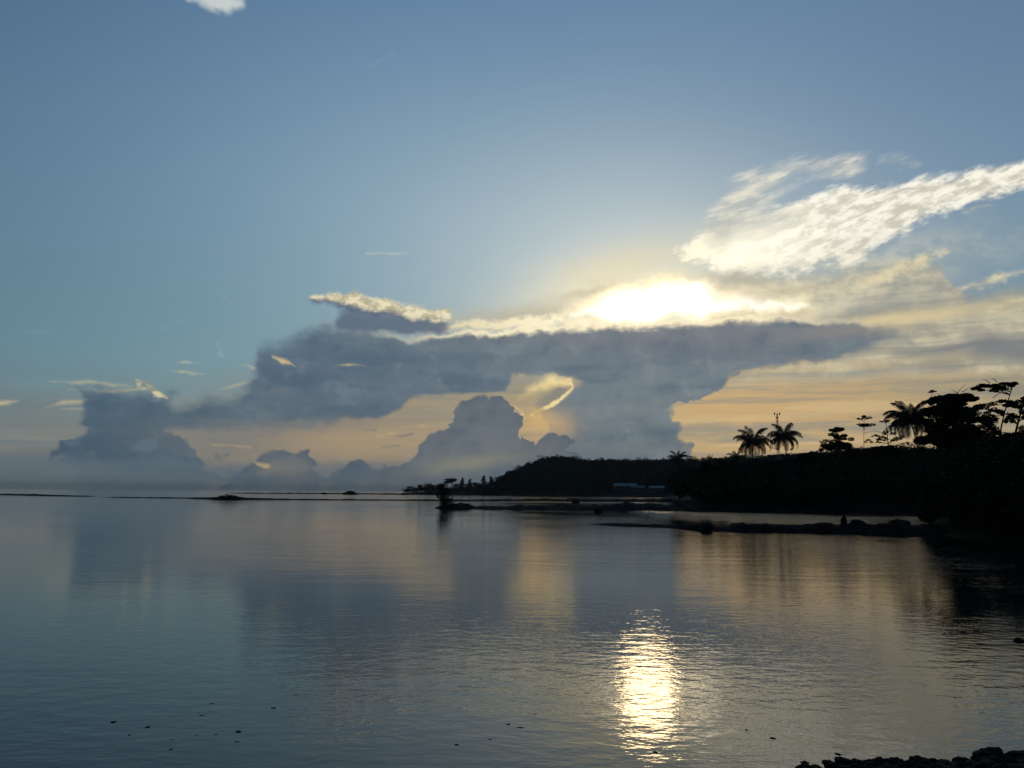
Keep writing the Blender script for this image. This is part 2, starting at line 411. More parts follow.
c = mix(cu * 0.95, c, cc)
# lit crown on the left head
puffs([((137, 382), (148, 387), 2.5, 4), ((148, 388), (160, 394), 4, 2.5), ((160, 394), (168, 398), 2, .6)], mix(sstep(fine, -0.1, 0.1), col(150, 146, 130), col(222, 208, 168)), U + fine * 7, V + fine * 8 + nb3 * 5, 12, 3, 0.85)

# -- mist at the horizon
c = mix(sstep(V, 20.0, 2.0) * 0.15, c, mix(gauss((600, 480), 420, 200), col(104, 118, 126), col(146, 138, 124)))

c = mix(gauss((225, 440), 70, 17, Us, Vs) * 0.6, c, col(112, 118, 122))
c = mix(gauss((345, 426), 70, 8, Us, Vs, 0.12) * 0.5, c, col(122, 122, 120))
# low scraps of cloud between the heads
puffs([((205, 452), (228, 455), 1, 3), ((208, 470), (235, 476), 4, 6), ((236, 478), (256, 474), 5, 6), ((318, 474), (334, 480), 5, 6)], col(92, 108, 120), kU, kV, 8, 5, 0.85)
puffs([((248, 434), (262, 436), .5, 2), ((364, 430), (376, 430), 1, 1.5), ((395, 437), (412, 434), .5, 2), ((384, 447), (398, 446), 1, 2)], col(112, 118, 122), U + fine * 8, V + fine * 6, 6, 3, 0.8)
puffs([((212, 444), (250, 447), .4, 1.2), ((254, 462), (268, 466), 1.5, 3), ((400, 428), (424, 426), .6, 1.6), ((376, 436), (394, 433), .6, 1.6)], col(206, 178, 128), U + fine * 8, V + fine * 6, 6, 3, 0.6)
lpn = S.nt.nodes.new('ShaderNodeBackground'); put(lpn.inputs[0], c); lpn.inputs[1].default_value = BG
out = nt.nodes.new('ShaderNodeOutputWorld'); nt.links.new(lpn.outputs[0], out.inputs[0])
world.cycles.sampling_method = 'NONE'
# ------------------------------------------------------------------ materials
def material(name, base, rough=0.8, build=None, spec=0.3):
    m = bpy.data.materials.new(name); m.use_nodes = True
    S.nt = m.node_tree
    bs = m.node_tree.nodes['Principled BSDF']
    bs.inputs['Base Color'].default_value = (*base, 1); bs.inputs['Roughness'].default_value = rough
    bs.inputs['Specular IOR Level'].default_value = spec
    if build: build(m.node_tree, bs)
    return m
def position():
    g = S.nt.nodes.new('ShaderNodeNewGeometry')
    s = S.nt.nodes.new('ShaderNodeSeparateXYZ'); S.nt.links.new(g.outputs['Position'], s.inputs[0])
    return S(g.outputs['Position']), S(s.outputs[0]), S(s.outputs[1]), S(s.outputs[2])

def water_nodes(nt, bs):
    P, x, y, z = position()
    bs.inputs['IOR'].default_value = 1.333
    bs.inputs['Specular IOR Level'].default_value = 0.5
    dist = M('SQRT', x * x + y * y + 9.0)
    # ripple patches: calm and ruffled water
    patch = sstep(fbm(vec(x / 26, y / 30, 1.0), 1, 3, 0.5), -0.12, 0.14)
    ruffle = mix(patch, (0.45,) * 3, (1.0,) * 3)
    # crests run across the view, bending round on the right
    wx, wy = x + fbm(vec(x / 6, y / 6, 4.0), 1, 2) * 2.2, y + fbm(vec(x / 7, y / 7, 9.0), 1, 2) * 2.2
    swell = fbm(vec(wx / 5.0, wy / 1.5, 0.0), 1, 2, 0.5) * 0.015
    chop = fbm(vec(wx / 0.75, wy / 0.28, 2.0), 1, 3, 0.55) * 0.0075
    fin = fbm(vec(x / 0.12, y / 0.11, 3.0), 1, 3, 0.55) * 0.0030
    ruf = sstep(y, 72.0, 92.0) * sstep(y, 160.0, 135.0) * sstep(x, 16.0, 26.0)
    mid = fbm(vec(x / 0.42, y / 0.34, 7.0), 1, 3, 0.5) * 0.0115
    glint = sstep(y, 34.0, 17.0)
    shore = sstep(x, 11.0, 20.0) * sstep(y, 20.0, 32.0) * sstep(y, 72.0, 60.0)
    h = (swell + chop * (ruf * 7.0 + shore * 2.5 + sstep(y, 180.0, 320.0) * 6.0 + 1.0) + mid * glint + fin) * S(S.nt.nodes.new('ShaderNodeRGBToBW').outputs[0])
    S.nt.links.new(ruffle.s, h.s.node.inputs[1].links[0].from_node.inputs[0])
    b = S.nt.nodes.new('ShaderNodeBump'); b.inputs['Strength'].default_value = 1.0
    b.inputs['Distance'].default_value = 1.0
    put(b.inputs['Height'], h)
    S.nt.links.new(b.outputs[0], bs.inputs['Normal'])
    put(bs.inputs['Roughness'], clamp(sstep(dist, 20.0, 500.0) * 0.06 + 0.02))
    base = mix(sstep(fbm(vec(x / 9, y / 12, 6.0), 1, 4, 0.5), -0.2, 0.2), (0.002, 0.011, 0.012), (0.004, 0.018, 0.018))
    put(bs.inputs['Base Color'], base)
MAT_WATER = material('sea_water', (0.012, 0.035, 0.042), 0.05, water_nodes)

def mesh_obj(name, verts, faces, mat, parent=None, smooth=False):
    me = bpy.data.meshes.new(name); me.from_pydata(verts, [], faces); me.update()
    o = bpy.data.objects.new(name, me); scene.collection.objects.link(o)
    if mat: me.materials.append(mat)
    if parent: o.parent = parent
    if smooth: me.polygons.foreach_set('use_smooth', [True] * len(me.polygons))
    return o
W = 9000.0
sea = mesh_obj('water', [(-W, -200, 0), (W, -200, 0), (W, 11000, 0), (-W, 11000, 0)], [(0, 1, 2, 3)], MAT_WATER)
sea['kind'] = 'structure'
HAZE_D = 0.00008
import numpy as np
rng = np.random.default_rng(11)
rnd = random.Random(5)

def tint(a, b, sc, rough_var=0.0, bumpd=0.0):
    def f(nt, bs):
        P, x, y, z = position()
        n = fbm(P, sc, 5, 0.6)
        put(bs.inputs['Base Color'], mix(sstep(n, -0.18, 0.18), a, b))
        if bumpd:
            bp = nt.nodes.new('ShaderNodeBump'); bp.inputs['Distance'].default_value = bumpd
            put(bp.inputs['Height'], fbm(P, sc * 3, 6, 0.65)); nt.links.new(bp.outputs[0], bs.inputs['Normal'])
    return f
MAT_LEAF = material('leaf_green', (0.03, 0.05, 0.02), 0.75, tint((0.018, 0.026, 0.011), (0.034, 0.044, 0.018), 0.35), 0.05)
MAT_LEAF2 = material('leaf_dark', (0.03, 0.04, 0.02), 0.75, tint((0.014, 0.020, 0.010), (0.030, 0.036, 0.016), 0.5), 0.05)
MAT_PALM = material('palm_leaf', (0.04, 0.05, 0.02), 0.6, tint((0.022, 0.030, 0.012), (0.042, 0.046, 0.018), 0.8), 0.1)
MAT_BARK = material('bark', (0.06, 0.05, 0.04), 0.9, tint((0.022, 0.018, 0.014), (0.045, 0.037, 0.029), 2.0, bumpd=0.03), 0.03)
MAT_SOIL = material('shore_soil', (0.05, 0.045, 0.03), 0.9, tint((0.018, 0.018, 0.012), (0.034, 0.030, 0.022), 0.4, bumpd=0.1), 0.02)
MAT_REEF = material('wet_reef_rock', (0.04, 0.038, 0.032), 0.95, tint((0.012, 0.012, 0.010), (0.028, 0.026, 0.021), 1.2, bumpd=0.08), 0.06)
MAT_ROCK = material('shore_rock', (0.04, 0.038, 0.034), 0.8, tint((0.008, 0.008, 0.007), (0.020, 0.018, 0.016), 6.0, bumpd=0.02), 0.08)
MAT_WALL = material('painted_wall', (0.5, 0.5, 0.46), 0.8, tint((0.07, 0.07, 0.06), (0.11, 0.11, 0.10), 0.8), 0.3)
MAT_ROOF_B = material('blue_tin_roof', (0.20, 0.42, 0.46), 0.5, tint((0.06, 0.13, 0.14), (0.10, 0.17, 0.175), 0.6), 0.4)
MAT_ROOF_W = material('pale_tin_roof', (0.5, 0.52, 0.5), 0.5, tint((0.18, 0.19, 0.18), (0.26, 0.27, 0.26), 0.6), 0.4)
MAT_DARK = material('window_glass', (0.02, 0.025, 0.03), 0.15, None, 0.5)
MAT_RED = material('red_mast_paint', (0.30, 0.05, 0.03), 0.5, tint((0.20, 0.035, 0.025), (0.30, 0.06, 0.035), 3), 0.4)
MAT_WHITE = material('white_mast_paint', (0.6, 0.6, 0.58), 0.5, tint((0.14, 0.14, 0.13), (0.22, 0.22, 0.21), 3), 0.4)

def tag(o, label=None, cat=None, group=None, kind=None):
    if label: o['label'] = label
    if cat: o['category'] = cat
    if group: o['group'] = group
    if kind: o['kind'] = kind
    return o
def empty(name, loc, rz=0.0):
    o = bpy.data.objects.new(name, None); scene.collection.objects.link(o)
    o.location = loc; o.rotation_euler = (0, 0, rz); o.empty_display_size = 0.5
    return o
def copy_tree(o, parent=None):
    c = o.copy(); scene.collection.objects.link(c)
    if parent: c.parent = parent
    for ch in [q for q in scene.objects if q.parent == o]: copy_tree(ch, c)
    return c

class Geo:                      # collects faces for ONE mesh
    def __init__(s): s.v, s.f = [], []
    def add(s, vs, fs):
        k = len(s.v); s.v += [tuple(p) for p in vs]; s.f += [tuple(i + k for i in q) for q in fs]
    def tube(s, pts, rad, n=7):
        rings = []
        pts = [Vector(p) for p in pts]
        for i, p in enumerate(pts):
            d = (pts[min(i + 1, len(pts) - 1)] - pts[max(i - 1, 0)]).normalized()
            a = d.orthogonal().normalized() if i == 0 else (a - d * a.dot(d)).normalized()
            b = d.cross(a)
            rings.append([p + (a * cos(2 * pi * k / n) + b * sin(2 * pi * k / n)) * rad[i] for k in range(n)])
        vs = [q for r_ in rings for q in r_]
        fs = [(i * n + k, i * n + (k + 1) % n, (i + 1) * n + (k + 1) % n, (i + 1) * n + k) for i in range(len(pts) - 1) for k in range(n)]
        fs.append(tuple(range(n))[::-1]); fs.append(tuple((len(pts) - 1) * n + k for k in range(n)))
        s.add(vs, fs)
    def box(s, c, d, rz=0.0):
        c = Vector(c); h = Vector(d) / 2; m = Matrix.Rotation(rz, 3, 'Z')
        vs = [c + m @ Vector((sx * h.x, sy * h.y, sz * h.z)) for sz in (-1, 1) for sx, sy in ((-1, -1), (1, -1), (1, 1), (-1, 1))]
        s.add(vs, [(3, 2, 1, 0), (4, 5, 6, 7), (0, 1, 5, 4), (1, 2, 6, 5), (2, 3, 7, 6), (3, 0, 4, 7)])
    def build(s, name, mat, parent=None, smooth=False): return mesh_obj(name, s.v, s.f, mat, parent, smooth)

def np_mesh(name, V_, mat, parent=None, n=4):
    """V_ : (faces*n, 3) array of loose polygons"""
    me = bpy.data.meshes.new(name); N = len(V_) // n
    me.vertices.add(N * n); me.vertices.foreach_set('co', np.asarray(V_, dtype=np.float32).ravel())
    me.loops.add(N * n); me.loops.foreach_set('vertex_index', np.arange(N * n, dtype=np.int32))
    me.polygons.add(N); me.polygons.foreach_set('loop_start', np.arange(0, N * n, n, dtype=np.int32))
    me.update(calc_edges=True); me.validate()
    me.materials.append(mat)
    o = bpy.data.objects.new(name, me); scene.collection.objects.link(o)
    if parent: o.parent = parent
    return o
def leaves(centres, size, flat=0.6):
    """pointed leaf-shaped quads, random tilt; centres (N,3), size scalar or (N,)"""
    N = len(centres); size = np.broadcast_to(np.asarray(size, float), (N,))
    a = rng.normal(size=(N, 3)); a[:, 2] *= flat; a /= np.linalg.norm(a, axis=1)[:, None]
    b = rng.normal(size=(N, 3)); b[:, 2] *= flat
    b -= a * (a * b).sum(1)[:, None]; b /= np.linalg.norm(b, axis=1)[:, None]
    L = (size * rng.uniform(0.7, 1.3, N))[:, None]; Wd = L * 0.55
    q = np.stack([centres - a * L, centres + b * Wd * 0.9, centres + a * L, centres - b * Wd], 1)
    return q.reshape(-1, 3)
def clump(c, r, n, squash=0.6, shell=0.45):
    d = rng.normal(size=(n, 3)); d /= np.linalg.norm(d, axis=1)[:, None]
    rr = rng.uniform(shell, 1.0, n) ** 0.8
    return np.asarray(c) + d * rr[:, None] * np.array([r, r, r * squash])

# ------------------------------------------------------------------ terrain
def g2(px, py): p = ground(px, py); return (p.x, p.y)
def a2(px, y): p = at(px, 490, y); return (p.x, p.y)
COAST = [(-120, -90), (-60, -30), (-20, 0), (-8, 4.6), (-2, 6.6), (1.5, 7.8), (3.2, 8.6), (4.5, 9.3), (6.5, 9.8), (9.5, 10.6), (16, 14), (30, 22), (43, 32), (46, 42), (40, 49),
         g2(1030, 547), g2(985, 541), g2(950, 537), g2(934, 532), g2(926, 526), g2(938, 519), g2(915, 513.5), g2(860, 512), g2(800, 512), g2(740, 511), g2(700, 511), g2(676, 508.5),
         g2(668, 502), a2(664, 400), a2(663, 560), a2(662, 640), a2(600, 680), a2(540, 715), a2(488, 740), a2(450, 770), a2(402, 800), a2(398, 860), (-60, 1300), (400, 1700), (2200, 1700), (2200, -90)]
CO = np.array(COAST)
def coast_dist(X, Y):
    """signed distance to the coastline, positive on land"""
    P = np.stack([X, Y], -1); best = np.full(X.shape, 1e9); inside = np.zeros(X.shape, bool)
    for i in range(len(CO)):
        a, b = CO[i], CO[(i + 1) % len(CO)]
        e = b - a; w = P - a
        t = np.clip((w @ e) / (e @ e), 0, 1)
        dd = np.hypot(w[..., 0] - t * e[0], w[..., 1] - t * e[1]); best = np.minimum(best, dd)
        cond = (a[1] > Y) != (b[1] > Y)
        xi = a[0] + (Y - a[1]) * e[0] / (e[1] if abs(e[1]) > 1e-9 else 1e-9)
        inside ^= cond & (X < xi)
    return np.where(inside, best, -best)
HP = np.array([(400, 0.5), (485, 1), (492, 3), (500, 10), (512, 18), (526, 25), (540, 29), (552, 31), (566, 30), (590, 27), (620, 26), (680, 26), (760, 27), (900, 30), (1100, 28), (1500, 22), (2500, 15)], float)
def height(X, Y):
    d = coast_dist(X, Y)
    Ys = np.maximum(Y, 1.0)
    px = 512 + F * X / Ys
    ridge = np.interp(px, HP[:, 0], HP[:, 1]) * 860 / F + 0.5
    t = np.clip((d - 4) / 170, 0, 1); t = np.sin(t * pi / 2)
    far = np.clip((Y - 480) / 160, 0, 1)
    hillz = ridge * t * far * np.clip((1600 - Y) / 500, 0, 1)
    wob = np.sin(X * 0.061 + 1) * np.sin(Y * 0.047) * 1.2 * np.clip(d / 40, 0, 1)
    base = np.where(d > 0, np.minimum(d * 0.16, 1.3) + np.clip((d - 15) / 60, 0, 1) * 2.2, np.maximum(d * 0.3, -1.5))
    near = np.clip(1 - Y / 30, 0, 1)
    base = base * (1 - near) + np.where(d > 0, np.minimum(d * 0.27, 1.35), np.maximum(d * 0.35, -1.5)) * near
    return base + hillz + wob * (1 - near)
def H(x, y): return float(height(np.array([x]), np.array([y]))[0])
def spaced(lo, hi, c, s0, g):
    r = [c]; s = s0
    while r[-1] < hi: r.append(r[-1] + s); s *= g
    l = [c]; s = s0
    while l[-1] > lo: l.append(l[-1] - s); s *= g
    return np.array(l[::-1][:-1] + r)
gx = spaced(-130, 1500, 7, 0.4, 1.025); gy = spaced(-85, 1650, 9, 0.4, 1.025)
GX, GY = np.meshgrid(gx, gy)
GZ = height(GX, GY)
GZ += (rng.random(GZ.shape) - 0.5) * 0.12 * (GZ > -0.1)
def sheet(name, rowmask):
    keep = {}; vs = []; fs = []
    nx = len(gx)
    def vid(j, i):
        k = j * nx + i
        if k not in keep: keep[k] = len(vs); vs.append((gx[i], gy[j], GZ[j, i]))
        return keep[k]
    for j in range(len(gy) - 1):
        if not rowmask(gy[j]): continue
        for i in range(nx - 1):
            if GZ[j:j + 2, i:i + 2].max() > -0.3:
                fs.append((vid(j, i), vid(j, i + 1), vid(j + 1, i + 1), vid(j + 1, i)))
    o = mesh_obj(name, vs, fs, MAT_SOIL, smooth=True); o['kind'] = 'structure'
    return o
sheet('ground', lambda y: y < 560)
sheet('hill', lambda y: y >= 560)

def reef(pts, width, seedk, name='reef'):
    """a low rocky bar following photo points (px, py of its waterline, height px)"""
    P = [ground(px, py) for px, py, h in pts]
    Hh = [h * p.y / F for (px, py, h), p in zip(pts, P)]
    vs, fs = [], []; n = max(24, int((pts[-1][0] - pts[0][0]) / 2.2)); m = 9
    cum = np.linspace(0, 1, len(P)); T = np.linspace(0, 1, n)
    X = np.interp(T, cum, [p.x for p in P]); Y = np.interp(T, cum, [p.y for p in P]); Z = np.interp(T, cum, Hh)
    for i in range(n):
        taper = min(1.0, (i + 0.3) / 6, (n - 0.7 - i) / 6)
        for j in range(m):
            s_ = j / (m - 1) * 2 - 1
            q = mnoise.fractal((X[i] * 0.35 + seedk, Y[i] * 0.06 + s_ * 1.2, seedk), 0.6, 2, 4)
            w = width * (0.7 + 0.6 * abs(mnoise.noise((X[i] * 0.2, seedk, 3)))) * taper
            z = Z[i] * (1 - s_ * s_) * max(0.6, 1.0 + 0.6 * q) * taper + 0.02 * (1 - s_ * s_) + mnoise.noise((X[i] * 1.3, Y[i] + s_ * 3, 7)) * 0.18 * Z[i]
            vs.append((X[i] + rnd.uniform(-.05, .05), Y[i] + s_ * w, z - 0.10 * abs(s_) ** 3))
    for i in range(n - 1):
        for j in range(m - 1):
            fs.append((i * m + j, (i + 1) * m + j, (i + 1) * m + j + 1, i * m + j + 1))
    o = mesh_obj(name, vs, fs, MAT_REEF, smooth=False); o['kind'] = 'structure'
reef([(-60, 494.5, .6), (20, 495.2, 1.2), (50, 495.9, 1.0), (95, 496.6, .5)], 14, 1)
reef([(100, 497.3, .5), (190, 498.4, .8), (205, 499, 1.5), (245, 499.6, 1.6), (300, 499.8, .8), (360, 500.2, .9), (440, 500.6, .6)], 8, 2)
reef([(225, 493.4, .6), (330, 494, 1.0), (420, 494.8, 1.0)], 20, 3)
reef([(398, 500.4, .8), (440, 501, 1.4), (520, 501, 1.8), (575, 501.3, 2.4), (690, 502.3, 3.2)], 10, 4)
reef([(434, 508, 1.5), (450, 508.3, 4), (480, 508, 4.5)], 3, 5)
reef([(470, 508.2, 2), (520, 509, 3.2), (580, 509.2, 4), (640, 509.6, 5.5), (700, 511, 6.0)], 7, 6)
reef([(590, 524.2, .6), (630, 525.6, 2.0), (668, 526.6, 1.6), (700, 529.5, 4.0), (722, 530, 3.2), (740, 530, 6.5), (765, 530.5, 5.5), (800, 531, 6.0), (840, 532, 8.5), (880, 533.5, 9.0), (912, 533.5, 9.0), (950, 532.5, 7.0)], 2.2, 7, 'sandbar')

# ------------------------------------------------------------------ haze
hb = Geo(); hb.box((0, 5400, 31.5), (18200, 11400, 67))
MAT_HAZE = bpy.data.materials.new('haze'); MAT_HAZE.use_nodes = True
ht = MAT_HAZE.node_tree; ht.nodes.remove(ht.nodes['Principled BSDF'])
pv = ht.nodes.new('ShaderNodeVolumePrincipled')
pv.inputs['Color'].default_value = (0.86, 0.88, 0.86, 1); pv.inputs['Density'].default_value = HAZE_D
ht.links.new(pv.outputs[0], ht.nodes['Material Output'].inputs['Volume'])
MAT_HAZE.cycles.homogeneous_volume = True
if HAZE_D: hz_o = hb.build('haze', MAT_HAZE); hz_o['kind'] = 'stuff'
# ------------------------------------------------------------------ forests (one mass each)
def forest(name, spots, kleaf, size, mat):
    out_ = []
    for x, y, z, r, hgt in spots:
        parts = [clump((x, y, z + hgt - r * 0.6), r, kleaf, 0.7)]
        for q in range(2):
            a = rnd.uniform(0, 2 * pi); parts.append(clump((x + cos(a) * r * .7, y + sin(a) * r * .7, z + hgt * rnd.uniform(.45, .8)), r * .75, kleaf // 2, 0.8))
        out_.append(leaves(np.concatenate(parts), size))
    o = np_mesh(name, np.concatenate(out_), mat); o['kind'] = 'stuff'; return o
HOUSES = []
def hill_point(px, py):
    d = ray(px, py)
    for k in range(500, 1300, 2):
        p = EYE + d * (k / d.y)
        if H(p.x, p.y) >= p.z: return p
    return EYE + d * (640 / d.y)
for px, py, wpx, kind in ((625, 489.5, 22, 'blue'), (638, 491.8, 12, 'blue'), (657, 491.8, 14, 'pale'), (682, 488.5, 15, 'pale'), (676, 496.0, 7, 'pale')):
    p = hill_point(px, py); p.z = H(p.x, p.y); HOUSES.append((p, wpx * p.y / F, kind))
def clear_of_houses(x, y, r):
    for p, w, k in HOUSES:
        if -6 < p.y - y < 60 and abs((x / y - p.x / p.y) * p.y) < w * 0.5 + r * .6: return False
        if abs(p.y - y) < 9 and abs(x - p.x) < w: return False
    return True
# hill wood
sp = []
N = 5200
cy_ = rng.uniform(640, 1000, N); cpx = rng.uniform(478, 1010, N); cx_ = (cpx - 512) / F * cy_
dd = coast_dist(cx_, cy_); zz = height(cx_, cy_)
for x, y, d_, z in zip(cx_, cy_, dd, zz):
    if d_ > 3:
        r = rnd.uniform(2.2, 4.6); 
        if clear_of_houses(x, y, r): sp.append((x, y, z - 1.0, r, rnd.uniform(3.2, 7.6) + (rnd.random() < .06) * 2.5))
        elif clear_of_houses(x, y + 9, 0): sp.append((x, y, z - .6, 1.5, 2.2))
forest('hill_forest', sp, 34, 0.75, MAT_LEAF2)
# coastal wood on the near headland
def canopy_top(px, y):          # wanted height of the wood's skyline
    sk = np.interp(px, [660, 672, 690, 720, 745, 790, 830, 870, 930, 1100], [484, 470, 466, 463, 461, 457.5, 451, 448, 444, 440])
    return at(px, float(sk), y).z
sp = []
N = 2600
cpx = rng.uniform(664, 1180, N); cy_ = 130 + 190 * rng.random(N) ** 1.3
for px, y in zip(cpx, cy_):
    x = (px - 512) / F * y; p = at(px, 480, y); x = p.x
    if coast_dist(np.array([x]), np.array([y]))[0] < 1.5: continue
    z = H(x, y); top_ = canopy_top(px, y) - z
    k = np.clip((y - 132) / 60, 0, 1)
    h_ = top_ * (0.25 + 0.72 * k) * (rnd.uniform(0.72, 1.0) + (rnd.random() < .05) * .12)
    sp.append((x, y, z, min(2.6, h_ * .45) * rnd.uniform(.7, 1.1), max(1.0, h_)))
forest('coastal_forest', sp, 95, 0.34, MAT_LEAF2)
# thicket down to the water at the right
sp = []
for k in range(1100):
    px = rnd.uniform(905, 1230); y = 50 + 80 * rnd.random() ** 1.4; p = at(px, 480, y)
    d_ = coast_dist(np.array([p.x]), np.array([p.y]))[0]
    if d_ < 0.1: continue
    z = H(p.x, p.y); sk = np.interp(px, [905, 925, 935, 960, 1030, 1250], [520, 470, 445, 432, 432, 425])
    top_ = at(px, float(sk), y).z - z
    h_ = max(0.8, top_ * rnd.uniform(.6, 1.0) * min(1, .45 + d_ / 9))
    sp.append((p.x, y, z, max(.6, min(2.2, h_ * .45)) * rnd.uniform(.7, 1), h_))
forest('shore_thicket', sp, 210, 0.17, MAT_LEAF2)

# ------------------------------------------------------------------ coconut palms
def frond_mesh(L, droop, n=26, wid=0.16):
    g = Geo(); pts = []
    x = z = 0.0; ang = 1.05 - droop * 0.42
    for i in range(15):
        pts.append(Vector((x, 0, z))); st = L / 14
        x += cos(ang) * st; z += sin(ang) * st; ang -= (0.10 + droop * 0.05) * (0.45 + i / 10) * rnd.uniform(.75, 1.25)
    g.tube(pts, [0.05 * (1 - i / 16) + .008 for i in range(15)], 4)
    for i in range(2, n * 2):
        t = i / (n * 2) * 14; k = min(13, int(t)); p = pts[k].lerp(pts[k + 1], t - k); d = (pts[k + 1] - pts[k]).normalized()
        sd_ = 1 if i % 2 else -1
        ll = L * 0.25 * sin(pi * (0.12 + 0.86 * i / (n * 2))) ** 0.6 * rnd.uniform(.85, 1.1)
        out_ = (Vector((0, sd_, 0)) * 0.75 + d * 0.55 + Vector((0, 0, -0.55 - 0.5 * rnd.random()))).normalized()
        up = d * 0.045 * L / 4
        tip = p + out_ * ll + Vector((0, 0, -ll * .22))
        mid = p + out_ * ll * .5
        g.add([p - up, mid - up * 1.3, tip, mid + up * 1.3, p + up], [(0, 1, 2, 3, 4)])
    return g
def palm(base, top, L, nf, label, lean=0.0, seed=1):
    rnd.seed(seed)
    r = empty('coconut_palm', base); tag(r, label, 'palm', 'coconut palms on the headland')
    v = Vector(top) - Vector(base); g = Geo()
    side = Vector((lean, 0, 0)); pts = []; rad = []
    for i in range(13):
        t = i / 12; pts.append(v * t + side * sin(pi * t)); rad.append(.20 * (1 - t * .5) + (.1 if i == 0 else 0) + (.012 if i % 2 else 0))
    g.tube(pts, rad, 8); g.build('trunk', MAT_BARK, r, True)
    fm = [frond_mesh(L * k_, dr).build('frond', MAT_PALM, r) for k_, dr in ((.92, 0.0), (1.0, .7), (1.0, 1.5), (.9, 2.3))]
    cnt = 0
    for ring, (n_, tilt) in enumerate(((max(3, nf // 5), -.75), (nf // 3, -.1), (nf // 3, .25), (nf // 4, .5))):
        for k in range(n_):
            o = fm[ring] if k == 0 else fm[ring].copy()
            if k: scene.collection.objects.link(o); o.parent = r
            o.location = v + Vector((0, 0, .05))
            o.rotation_euler = (rnd.uniform(-.15, .15), tilt * .45 + rnd.uniform(-.22, .22), 2 * pi * (k + rnd.uniform(-.25, .25)) / n_ + ring * .7)
    cn = Geo()
    for k in range(7):
        a = 2 * pi * k / 7; c_ = v + Vector((cos(a) * .28, sin(a) * .28, -.28 - .1 * (k % 2)))
        bmp = bmesh.new(); bmesh.ops.create_icosphere(bmp, subdivisions=1, radius=.14)
        cn.add([c_ + q.co for q in bmp.verts], [tuple(w.index for w in f.verts) for f in bmp.faces]); bmp.free()
    cn.build('coconuts', MAT_BARK, r, True)
    return r
def palm_at(px, py, y, L, nf, label, bx=0, lean=0.0, seed=1):
    t = at(px, py, y); bx_ = at(px + bx, py, y).x
    palm((bx_, y, H(bx_, y) - .1), t, L, nf, label, lean, seed)
palm_at(678, 459, 300, 4.9, 20, 'hazy distant coconut palm alone above the low hill', 0, .4, 3)
palm_at(735, 458, 230, 3.4, 16, 'small low coconut palm left of the pair of tall palms', 0, .3, 4)
palm_at(753, 443, 200, 6.0, 26, 'left of the two tall coconut palms beside the red and white mast', 2, -.5, 5)
palm_at(784, 438, 190, 5.0, 30, 'right of the two tall coconut palms, just right of the mast', 1, .5, 6)
palm_at(910, 420, 150, 5.4, 38, 'large full coconut palm with a leaning trunk beside the big dark trees', 8, .9, 8)

# ------------------------------------------------------------------ broadleaf trees built from tiers
def tiered(name, base, tiers, label, dens=1.0, leaf=.2, trunk_r=.16, cat='tree', group=None, bare=(), mat=None, top_shift=0.0):
    """tiers: (dx, dy, z above base, radius, thickness)"""
    r = empty(name, base); tag(r, label, cat, group)
    g = Geo(); zt = max(t[2] for t in tiers)
    lead = max(tiers, key=lambda t: t[2])
    def stem_at(z): t = z / zt; return Vector((lead[0] * t * t, lead[1] * t * t, z))
    pts = [stem_at(zt * i / 9) + Vector((rnd.uniform(-1, 1), rnd.uniform(-1, 1), 0)) * trunk_r * .3 * (0 < i < 9) for i in range(10)]
    g.tube(pts, [trunk_r * (1.25 - .95 * i / 9) for i in range(10)], 7)
    L_ = []
    for dx_, dy_, z, rad, th in tiers:
        c0 = Vector((dx_, dy_, z)); s0 = stem_at(max(0.2, min(zt, z - rad * .35 - .2)))
        nb = max(3, int(rad * 2.2))
        for k in range(nb):
            a = 2 * pi * (k + rnd.uniform(-.3, .3)) / nb; q_ = rnd.uniform(.45, .95); e = c0 + Vector((cos(a) * rad * q_, sin(a) * rad * q_, th * (.7 - 1.3 * q_ * q_ + rnd.uniform(-.2, .2))))
            m_ = s0.lerp(e, .5) + Vector((0, 0, .12 * rad)); g.tube([s0, m_, e], [trunk_r * .35, trunk_r * .22, trunk_r * .07], 4)
            nl = int(46 * dens * max(.5, rad) ** 1.2)
            L_.append(clump(e, rad * rnd.uniform(.22, .46), nl, max(.35, 1.3 * th / rad)))
            L_.append(clump(m_, rad * rnd.uniform(.25, .35), nl // 2, max(.2, th / rad)))
        L_.append(clump(c0 + Vector((0, 0, th * .45)), rad * .45, int(60 * dens * rad), max(.3, th / rad)))
    for (bx_, by_, bz_), (ex_, ey_, ez_) in bare:
        b0 = Vector((bx_, by_, bz_)); e = Vector((ex_, ey_, ez_)); m_ = b0.lerp(e, .5) + Vector((0, 0, .1))
        g.tube([b0, m_, e], [.05, .035, .012], 4)
    g.build('trunk', MAT_BARK, r, True)
    np_mesh('crown', leaves(np.concatenate(L_), leaf, .35), mat or MAT_LEAF, r)
    return r
def tier_at(name, bpx, y, tiers_px, label, **kw):
    """tiers given as photo points (px, py, half width px, half height px)"""
    rnd.seed(int(bpx)); b = at(bpx, 480, y); bz = H(b.x, y) - .1; base = Vector((b.x, y, bz))
    T = []
    for px, py, w, h_ in tiers_px:
        p = at(px, py, y); s_ = y / F
        T.append((p.x - b.x, rnd.uniform(-.4, .4), p.z - bz, w * s_, h_ * s_))
    bare = [tuple(tuple(at(*q, y) - base) for q in pr) for pr in kw.pop('bare_px', ())]
    return tiered(name, base, T, label, bare=bare, **kw)
G_ = 'broadleaf trees standing on the headland'
tier_at('almond_tree', 838, 182, [(837, 430.5, 9, 4), (833, 435.5, 6, 3), (844, 437.5, 9, 4), (836, 444.5, 15, 6), (826, 448, 8, 4), (846, 447, 7, 4)], 'three-tiered almond tree standing apart on the skyline', leaf=.2, dens=1.9, group=G_)
